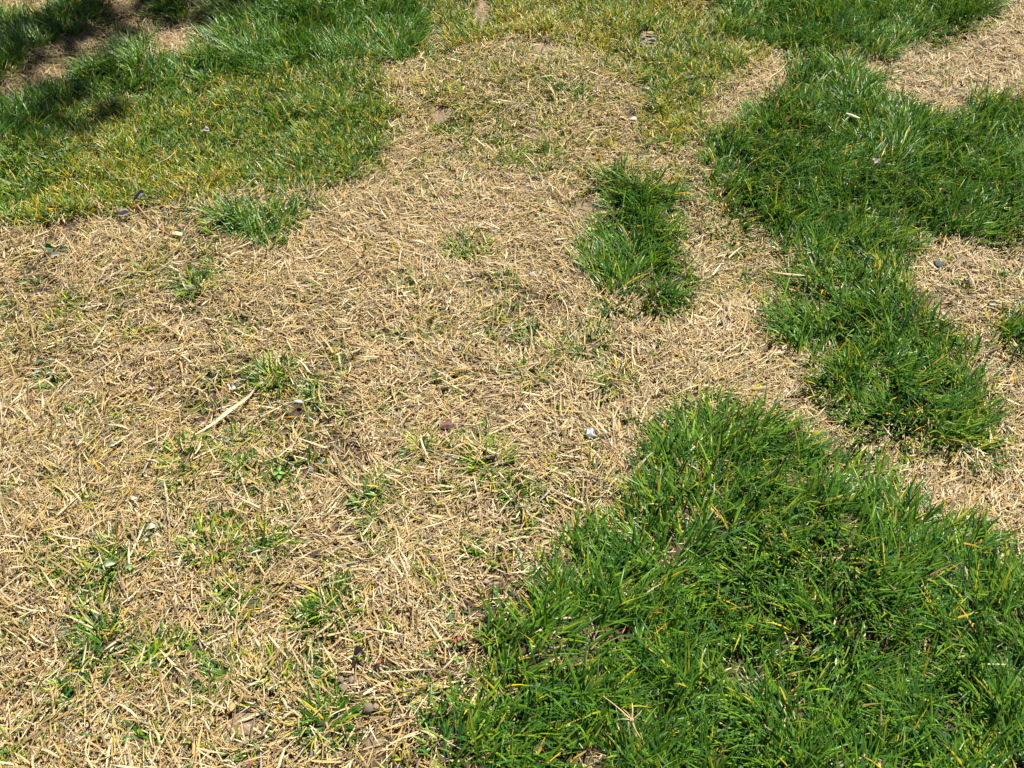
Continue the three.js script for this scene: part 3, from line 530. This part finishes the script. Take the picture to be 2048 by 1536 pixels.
for (const [a, b, c, d, w] of STALKS) {
  const h = R(0.009, 0.014), pale = rnd() < 0.75, col = jitter(pale ? S_PALE : S_GOLD, 0.08), mu = (a + c) / 2 + gauss() * 5, mv = (b + d) / 2 + gauss() * 4;
  const deep = (a > 200 && a < 300 && b < 400 && b > 290) || (a === 311 && b === 328), hh = deep ? 0.022 : h;
  const st = strip('straw_stalk', [[a, b, hh * 0.8], [mu, mv, hh * 1.1], [c, d, hh * 0.8]], [w * 0.5, w * 0.72, w * 0.72, w * 0.4, 0.5], 0.6, col, mixc(col, S_TAN, 0.3), w >= 5 ? 'broad pale straw stalk lying on top of finer straw' : 'thin long straw stalk lying on top of finer straw', 'straw', w >= 5 ? 'broad straw stalks' : 'thin straw stalks');
  stalkList.push({ at: pg(mu, mv, 0.01), o: st, kind: w >= 5 ? 'broad pale straw stalk' : 'thin long straw stalk' });
}
tellApart(stalkList, 0.06, 'lying nearest to the');
strip('straw_stalk', [[1693, 226, 0.046], [1706, 231, 0.048], [1720, 236, 0.044]], [3, 5, 4.5, 3], 0.5, [0.86, 0.80, 0.66], [0.84, 0.74, 0.56], 'whitish straw stick lying on the broad green turf', 'straw');
strip('straw_stalk', [[1546, 544, 0.02], [1575, 548, 0.022], [1610, 551, 0.02]], [3, 5, 4, 2], 0.5, [0.62, 0.46, 0.28], [0.68, 0.52, 0.32], 'tan straw stick in the gap between two turf areas', 'straw');

// grass tufts standing singly in the straw: u, v, size in pixels
const TUFTS = [[1008, 147, 32], [1114, 178, 24], [930, 219, 16], [1025, 318, 30], [1083, 311, 28], [970, 280, 22], [919, 304, 16], [827, 325, 16], [854, 376, 20], [1169, 335, 18], [1008, 253, 20], [1107, 253, 18], [1244, 195, 18], [1186, 126, 22], [1295, 222, 20], [1018, 200, 16], [936, 492, 36], [977, 502, 24], [1008, 455, 16], [1046, 427, 18], [926, 130, 18], [1152, 366, 16], [899, 270, 14],
  [297, 541, 30], [386, 568, 38], [246, 589, 24], [103, 647, 22], [133, 599, 24], [277, 661, 26], [34, 702, 26], [106, 762, 26], [178, 804, 22], [236, 828, 20], [321, 757, 20], [417, 753, 26], [547, 748, 42], [626, 780, 26], [369, 912, 44], [479, 888, 34], [496, 940, 34], [574, 924, 24], [561, 968, 28], [356, 968, 30], [103, 944, 22], [636, 818, 18], [489, 637, 22], [588, 592, 18], [547, 568, 16], [20, 613, 24], [144, 579, 16], [171, 996, 20], [10, 985, 22], [506, 989, 20],
  [817, 565, 26], [926, 512, 28], [1015, 553, 24], [988, 625, 24], [1015, 635, 16], [803, 676, 24], [977, 676, 20], [1066, 669, 30], [1179, 682, 38], [1124, 707, 28], [1227, 755, 34], [1012, 741, 20], [1063, 745, 30], [912, 755, 20], [851, 745, 18], [783, 799, 26], [697, 827, 24], [748, 673, 18], [1165, 837, 20], [1124, 820, 18], [1244, 844, 24], [960, 872, 28], [851, 892, 36], [977, 928, 42], [892, 899, 26], [779, 970, 34], [741, 991, 34], [892, 987, 32], [1039, 981, 34], [1083, 994, 26], [947, 936, 24], [1121, 875, 16], [1343, 765, 18], [1316, 693, 16],
  [1492, 553, 22], [1416, 721, 16], [1526, 721, 20], [1478, 690, 16], [2008, 550, 26], [1929, 570, 20], [1902, 522, 14], [1950, 940, 18], [1885, 953, 18],
  [239, 1110, 50], [205, 1132, 36], [417, 1088, 44], [431, 1054, 32], [520, 1095, 44], [561, 1082, 24], [92, 1086, 26], [130, 1093, 24], [79, 1127, 26], [120, 1149, 36], [185, 1232, 44], [205, 1280, 46], [164, 1335, 36], [137, 1389, 36], [315, 1294, 40], [386, 1290, 26], [294, 1318, 30], [455, 1190, 34], [492, 1203, 22], [448, 1345, 36], [424, 1385, 28], [540, 1328, 32], [626, 1320, 26], [633, 1347, 22], [667, 1205, 44], [626, 1240, 38], [650, 1446, 46], [657, 1367, 24], [284, 1471, 32], [14, 1265, 28], [10, 1518, 28], [496, 1510, 22], [232, 1423, 20], [130, 1045, 22],
  [759, 1046, 32], [954, 1082, 26], [1036, 1048, 30], [885, 1196, 20], [940, 1104, 24], [687, 1224, 24], [721, 1293, 22], [844, 1381, 26], [560, 1010, 18], [300, 905, 16], [60, 560, 18], [450, 620, 16], [700, 700, 16], [880, 620, 16], [1260, 640, 18], [1130, 590, 14], [1190, 900, 16], [1000, 1120, 20], [840, 1150, 18], [350, 1440, 18], [60, 1440, 20], [420, 520, 18], [330, 500, 20], [180, 520, 18]];
const tuftList = [];
for (const [u, v, s] of TUFTS) {
  const [x, z] = pg(u, v, 0.006), r = s * scaleAt(u, v), root = put(new THREE.Group(), 'grass_tuft', x, groundH(x, z), z);
  const Gb = new Blades(), Yb = new Blades(), n = Math.round(clamp(s * s / 12, 18, 120) * R(0.8, 1.2)), pale = rnd() < 0.28, yel = pale ? 0.55 : R(0.12, 0.28), dark = s >= 36;
  for (let k = 0; k < n; k++) {
    const a = rnd() * TAU, rr = Math.pow(rnd(), 0.6) * r * 0.85, sp = R(0.35, 2.2), len = clamp(r * R(0.8, 1.6), 0.013, 0.036), dr = R(0.1, 1.0);
    let c = greenCol(0); if (dark && rnd() < 0.4) c = jitter(G_DEEP, 0.2);
    const y = rnd() < yel, B = y ? Yb : Gb; if (y) c = rnd() < 0.75 ? jitter(mixc(G_LIGHT, G_YEL, R(0.0, 0.7)), 0.15) : greenCol(1);
    const bx = Math.cos(a) * rr, bz = Math.sin(a) * rr, b = a + gauss() * 1.0;
    B.add(bx, groundH(x + bx, z + bz) - groundH(x, z) - 0.001, bz, Math.cos(b) * sp, 1, Math.sin(b) * sp, len, R(0.0013, 0.0029), 4, Math.cos(b) * dr + gauss() * 0.3, -dr * R(0.3, 1.1), Math.sin(b) * dr + gauss() * 0.3, c, gauss() * 1.5, 0.9, false, 0.55);
  }
  keep.push([x, z, r * 0.38]);
  Gb.mesh('green_blades', greenMat, root).userData = { kind: 'stuff' };
  if (Yb.count) Yb.mesh('yellowed_blades', greenMat, root).userData = { kind: 'stuff', label: 'yellowed blades' };
  const size = s >= 34 ? 'large bushy' : s >= 23 ? 'mid sized' : 'small thin';
  tag(root, `${size} ${pale ? 'yellow green' : 'fresh green'} grass tuft standing singly in the dry straw`, 'grass tuft', `${size} ${pale ? 'yellow green' : 'fresh green'} tufts in the straw`);
  tuftList.push({ at: [x, z], o: root, kind: `${size} ${pale ? 'yellow green' : 'fresh green'} grass tuft` });
}
tellApart(tuftList, 0.05, 'growing next to the');
// brown dead tussocks at the turf edges
for (const [u, v, s, label] of [[348, 388, 34, 'brown dead grass tussock under the edge of yellowing turf'], [735, 345, 34, 'brown dead tussock where yellowing turf meets pale straw'], [1395, 226, 22, 'brown dead tussock by the corner of the broad turf'], [1358, 184, 20, 'small brown dead tussock near the long flat stone'], [1555, 530, 26, 'brown dead tussock in the gap between two turf areas'], [1720, 900, 30, 'brown dead tussock under the tip of the turf tongue']]) {
  const [x, z] = pg(u, v, 0.008), r = s * scaleAt(u, v), root = put(new THREE.Group(), 'dead_tussock', x, groundH(x, z), z), B = new Blades();
  for (let k = 0; k < 130; k++) {
    const a = rnd() * TAU, rr = Math.sqrt(rnd()) * r * 0.6, b = a + gauss() * 1.2, sp = R(0.5, 2.5), dr = R(0.3, 1.4), bx = Math.cos(a) * rr * 1.4, bz = Math.sin(a) * rr;
    B.add(bx, groundH(x + bx, z + bz) - groundH(x, z), bz, Math.cos(b) * sp, 1, Math.sin(b) * sp, R(0.012, 0.034), R(0.0006, 0.0014), 5, Math.cos(b) * dr + gauss() * 0.6, -dr, Math.sin(b) * dr + gauss() * 0.6, jitter(mixc(S_BROWN, S_TAN, rnd() * 0.6), 0.2), gauss() * 2, 0.8, false, 0.7);
  }
  B.mesh('dead_blades', strawMat, root).userData = { kind: 'stuff' };
  tag(root, label, 'dead grass');
}

// the straw: dead blades lying criss-cross, and short dead stubble standing among them
{
  const grid = new Map(), cell = 0.03;
  for (const q of keep) for (let i = Math.floor((q[0] - q[2]) / cell); i <= Math.floor((q[0] + q[2]) / cell); i++) for (let j = Math.floor((q[1] - q[2]) / cell); j <= Math.floor((q[1] + q[2]) / cell); j++) { const id = i * 100000 + j; if (!grid.has(id)) grid.set(id, []); grid.get(id).push(q); }
  const covered = (x, z) => { const l = grid.get(Math.floor(x / cell) * 100000 + Math.floor(z / cell)); if (l) for (const q of l) if ((x - q[0]) ** 2 + (z - q[1]) ** 2 < q[2] * q[2]) return true; return false; };
  const B = new Blades();
  const area = 2 * halfWidth(VZ0) * (VZ1 - VZ0), n = Math.round(area * 230000);
  for (let k = 0; k < n; k++) {
    const x = R(-1, 1) * halfWidth(VZ0), z = R(VZ0, VZ1);
    if (!inView(x, z)) continue;
    const lu = lushness(x, z), inLush = smooth(-0.005, 0.02, lu);
    let dens = 1 - 0.89 * inLush; if (inLush < 0.5) dens *= 1 - 0.75 * thinness(x, z);
    dens *= clamp(0.1 + 1.45 * fbm(x * 16, z * 16, 81), 0.12, 1.2) * (1 - 0.93 * bare(x, z)) * (1 - 0.75 * smooth(0.64, 0.74, fbm(x * 9 + 4, z * 9, 83)));
    if (rnd() > dens) continue;
    const a = fbm(x * 5, z * 5, 85) * TAU * 1.6 + gauss() * 1.5, big = rnd();
    const fine = big < 0.62, len = fine ? R(0.005, 0.014) : big < 0.9 ? R(0.010, 0.024) : R(0.02, 0.042), w = fine ? R(0.0005, 0.0011) : big > 0.96 ? R(0.0016, 0.0026) : R(0.0008, 0.0016);
    const lift = Math.pow(rnd(), 1.6) * 0.011, stub = rnd() < 0.16;
    const dy = stub ? R(0.3, 1.3) : gauss() * 0.28;
    if (covered(x, z) || covered(x + Math.cos(a) * len * 0.6, z + Math.sin(a) * len * 0.6)) continue;
    B.add(x, groundH(x, z) + (stub ? 0 : lift + 0.0006), z, Math.cos(a), dy, Math.sin(a), len, w, fine ? 2 : 3, gauss() * 0.5, stub ? -R(0.1, 0.8) : gauss() * 0.35, gauss() * 0.5, strawCol(), gauss() * 1.4, R(0.2, 0.9), 0.0006, R(0.5, 1));
  }
  stuff(B.mesh('dry_straw', strawMat), 'pale brown dead grass straw lying between the green turf', 'dry grass');
}
// fine green sprigs scattered thinly through the straw
{
  const B = new Blades();
  const n = 42000;
  for (let k = 0; k < n; k++) {
    const x = R(-1, 1) * halfWidth(VZ0), z = R(VZ0, VZ1);
    if (!inView(x, z) || lushness(x, z) > 0) continue;
    const lu = lushness(x, z), fringe = smooth(-0.055, 0.0, lu);
    if (rnd() > (smooth(0.44, 0.70, fbm(x * 11, z * 11, 91)) * 0.85 + 0.09 + 0.3 * fringe * fringe) * (1 - bare(x, z)) * (0.5 + vnoise(x * 40, z * 40, 93))) continue;
    tiller(B, x, z, groundH(x, z), R(0.012, 0.028), 2 + Math.floor(rnd() * 3), 0.42, gauss() * 0.3, gauss() * 0.3, 1.3, 0.85);
  }
  stuff(B.mesh('green_grass_sprigs', greenMat), 'fine single green grass sprigs scattered thinly through the straw', 'grass');
}

// the same lawn going on beyond the view: tiles of straw and of turf
{
  const root = new THREE.Group(); root.name = 'surrounding_lawn'; scene.add(root); stuff(root, 'patchy lawn of straw and green grass going on all round', 'lawn');
  const T = 0.1, kinds = [];
  for (let v = 0; v < 6; v++) {
    const B = new Blades(), green = v >= 3;
    for (let k = 0; k < (green ? 260 : 700); k++) {
      const x = R(-0.6, 0.6) * T, z = R(-0.6, 0.6) * T, a = rnd() * TAU;
      if (green) tiller(B, x, z, 0, 0.042, 4, 0.12, gauss() * 0.3, gauss() * 0.3, 0.8);
      else B.add(x, Math.pow(rnd(), 1.6) * 0.011, z, Math.cos(a), gauss() * 0.28, Math.sin(a), R(0.008, 0.034), R(0.0008, 0.002), 3, gauss() * 0.5, gauss() * 0.3, gauss() * 0.5, strawCol(), gauss() * 1.4, 0.6, false, 0.8);
    }
    const tmp = B.mesh('tile', green ? greenMat : strawMat, root); root.remove(tmp); kinds.push({ g: tmp.geometry, m: tmp.material, green, at: [] });
  }
  for (let x = -2.3; x <= 2.3; x += T) for (let z = -3.3; z <= 0.5; z += T) {
    if (z > VZ0 + 0.03 && z < VZ1 - 0.03 && Math.abs(x) < halfWidth(z) - 0.03) continue;
    const turf = lushness(x, z) > 0 || (!inView(x, z) && Math.max(Math.abs(x) - halfWidth(clamp(z, VZ0, VZ1)), 0) + Math.max(VZ0 - z, 0, z - VZ1) > 0.25 && fbm(x * 2.6 + 3, z * 2.6, 95) > 0.52);
    kinds[(turf ? 3 : 0) + Math.floor(rnd() * 3)].at.push(new THREE.Matrix4().makeRotationY(rnd() * TAU).setPosition(x + gauss() * 0.01, groundH(x, z) * (Math.abs(x) < 1.75 && z > -2.75 && z < -0.15 ? 1 : 0.6), z + gauss() * 0.01));
  }
  for (const k of kinds) { if (!k.at.length) continue; const im = new THREE.InstancedMesh(k.g, k.m, k.at.length); im.name = k.green ? 'turf_blades' : 'straw_blades'; im.userData = { kind: 'stuff' }; im.castShadow = im.receiveShadow = true; k.at.forEach((m, i) => im.setMatrixAt(i, m)); root.add(im); }
}

// the tree whose leafy bough throws the broken shade on the far turf corner; it stands beyond the frame
{
  const root = new THREE.Group(); root.name = 'tree'; root.position.set(-2.6, groundH(-2.6, -6.4) * 0.5, -6.4); scene.add(root);
  tag(root, 'young tree standing beyond the lawn, its bough shading the turf corner', 'tree');
  const bark = [0.16, 0.115, 0.08], part = (n, g, m) => { const o = new THREE.Mesh(g, m); o.name = n; o.castShadow = o.receiveShadow = true; root.add(o); return o; };
  part('trunk', tube([[0, -0.05, 0], [0.03, 1.2, 0.02], [0.0, 2.4, 0.05], [0.1, 3.4, 0.1], [0.2, 4.6, 0.0]], 0.09, 0.02, bark, rk++, 10), leafMat);
  const leafs = new Blades();
  // pixel shaded, size of the shade in metres, number of leaves
  for (const [u, v, rad, n] of [[0, 5, 0.15, 170], [165, 45, 0.09, 40], [-20, 270, 0.14, 130], [120, 228, 0.11, 80], [270, 192, 0.11, 75], [410, 165, 0.10, 55], [-30, 505, 0.11, 70], [-180, 400, 0.2, 200]]) {
    const [gx, gz] = px(u, v), t = R(3.4, 4.0), cx = gx + SUN.x * t - root.position.x, cy = SUN.y * t, cz = gz + SUN.z * t - root.position.z;
    part('bough', tube([[0.02, 2.2, 0.05], [cx * 0.4, cy * 0.35 + 1.65, cz * 0.4], [cx, cy, cz]], 0.022, 0.003, bark, rk++, 7), leafMat);
    for (let k = 0; k < n; k++) {
      const a = rnd() * TAU, q = R(-1, 1), r = rad * Math.cbrt(rnd()), s = Math.sqrt(1 - q * q);
      leafs.add(cx + Math.cos(a) * s * r, cy + q * r, cz + Math.sin(a) * s * r, gauss(), gauss() * 0.6, gauss(), R(0.025, 0.05), R(0.014, 0.026), 4, 0, -0.4, 0, jitter(G_MID, 0.2), gauss() * 0.4, 1, false, 0.25);
    }
  }
  leafs.mesh('crown', greenMat, root).userData = { kind: 'stuff' };
}

let tris = 0; scene.traverse(o => { if (o.isMesh && !o.isInstancedMesh) tris += o.geometry.index.count / 3; }); console.log('triangles', Math.round(tris));
renderer.render(scene, camera);
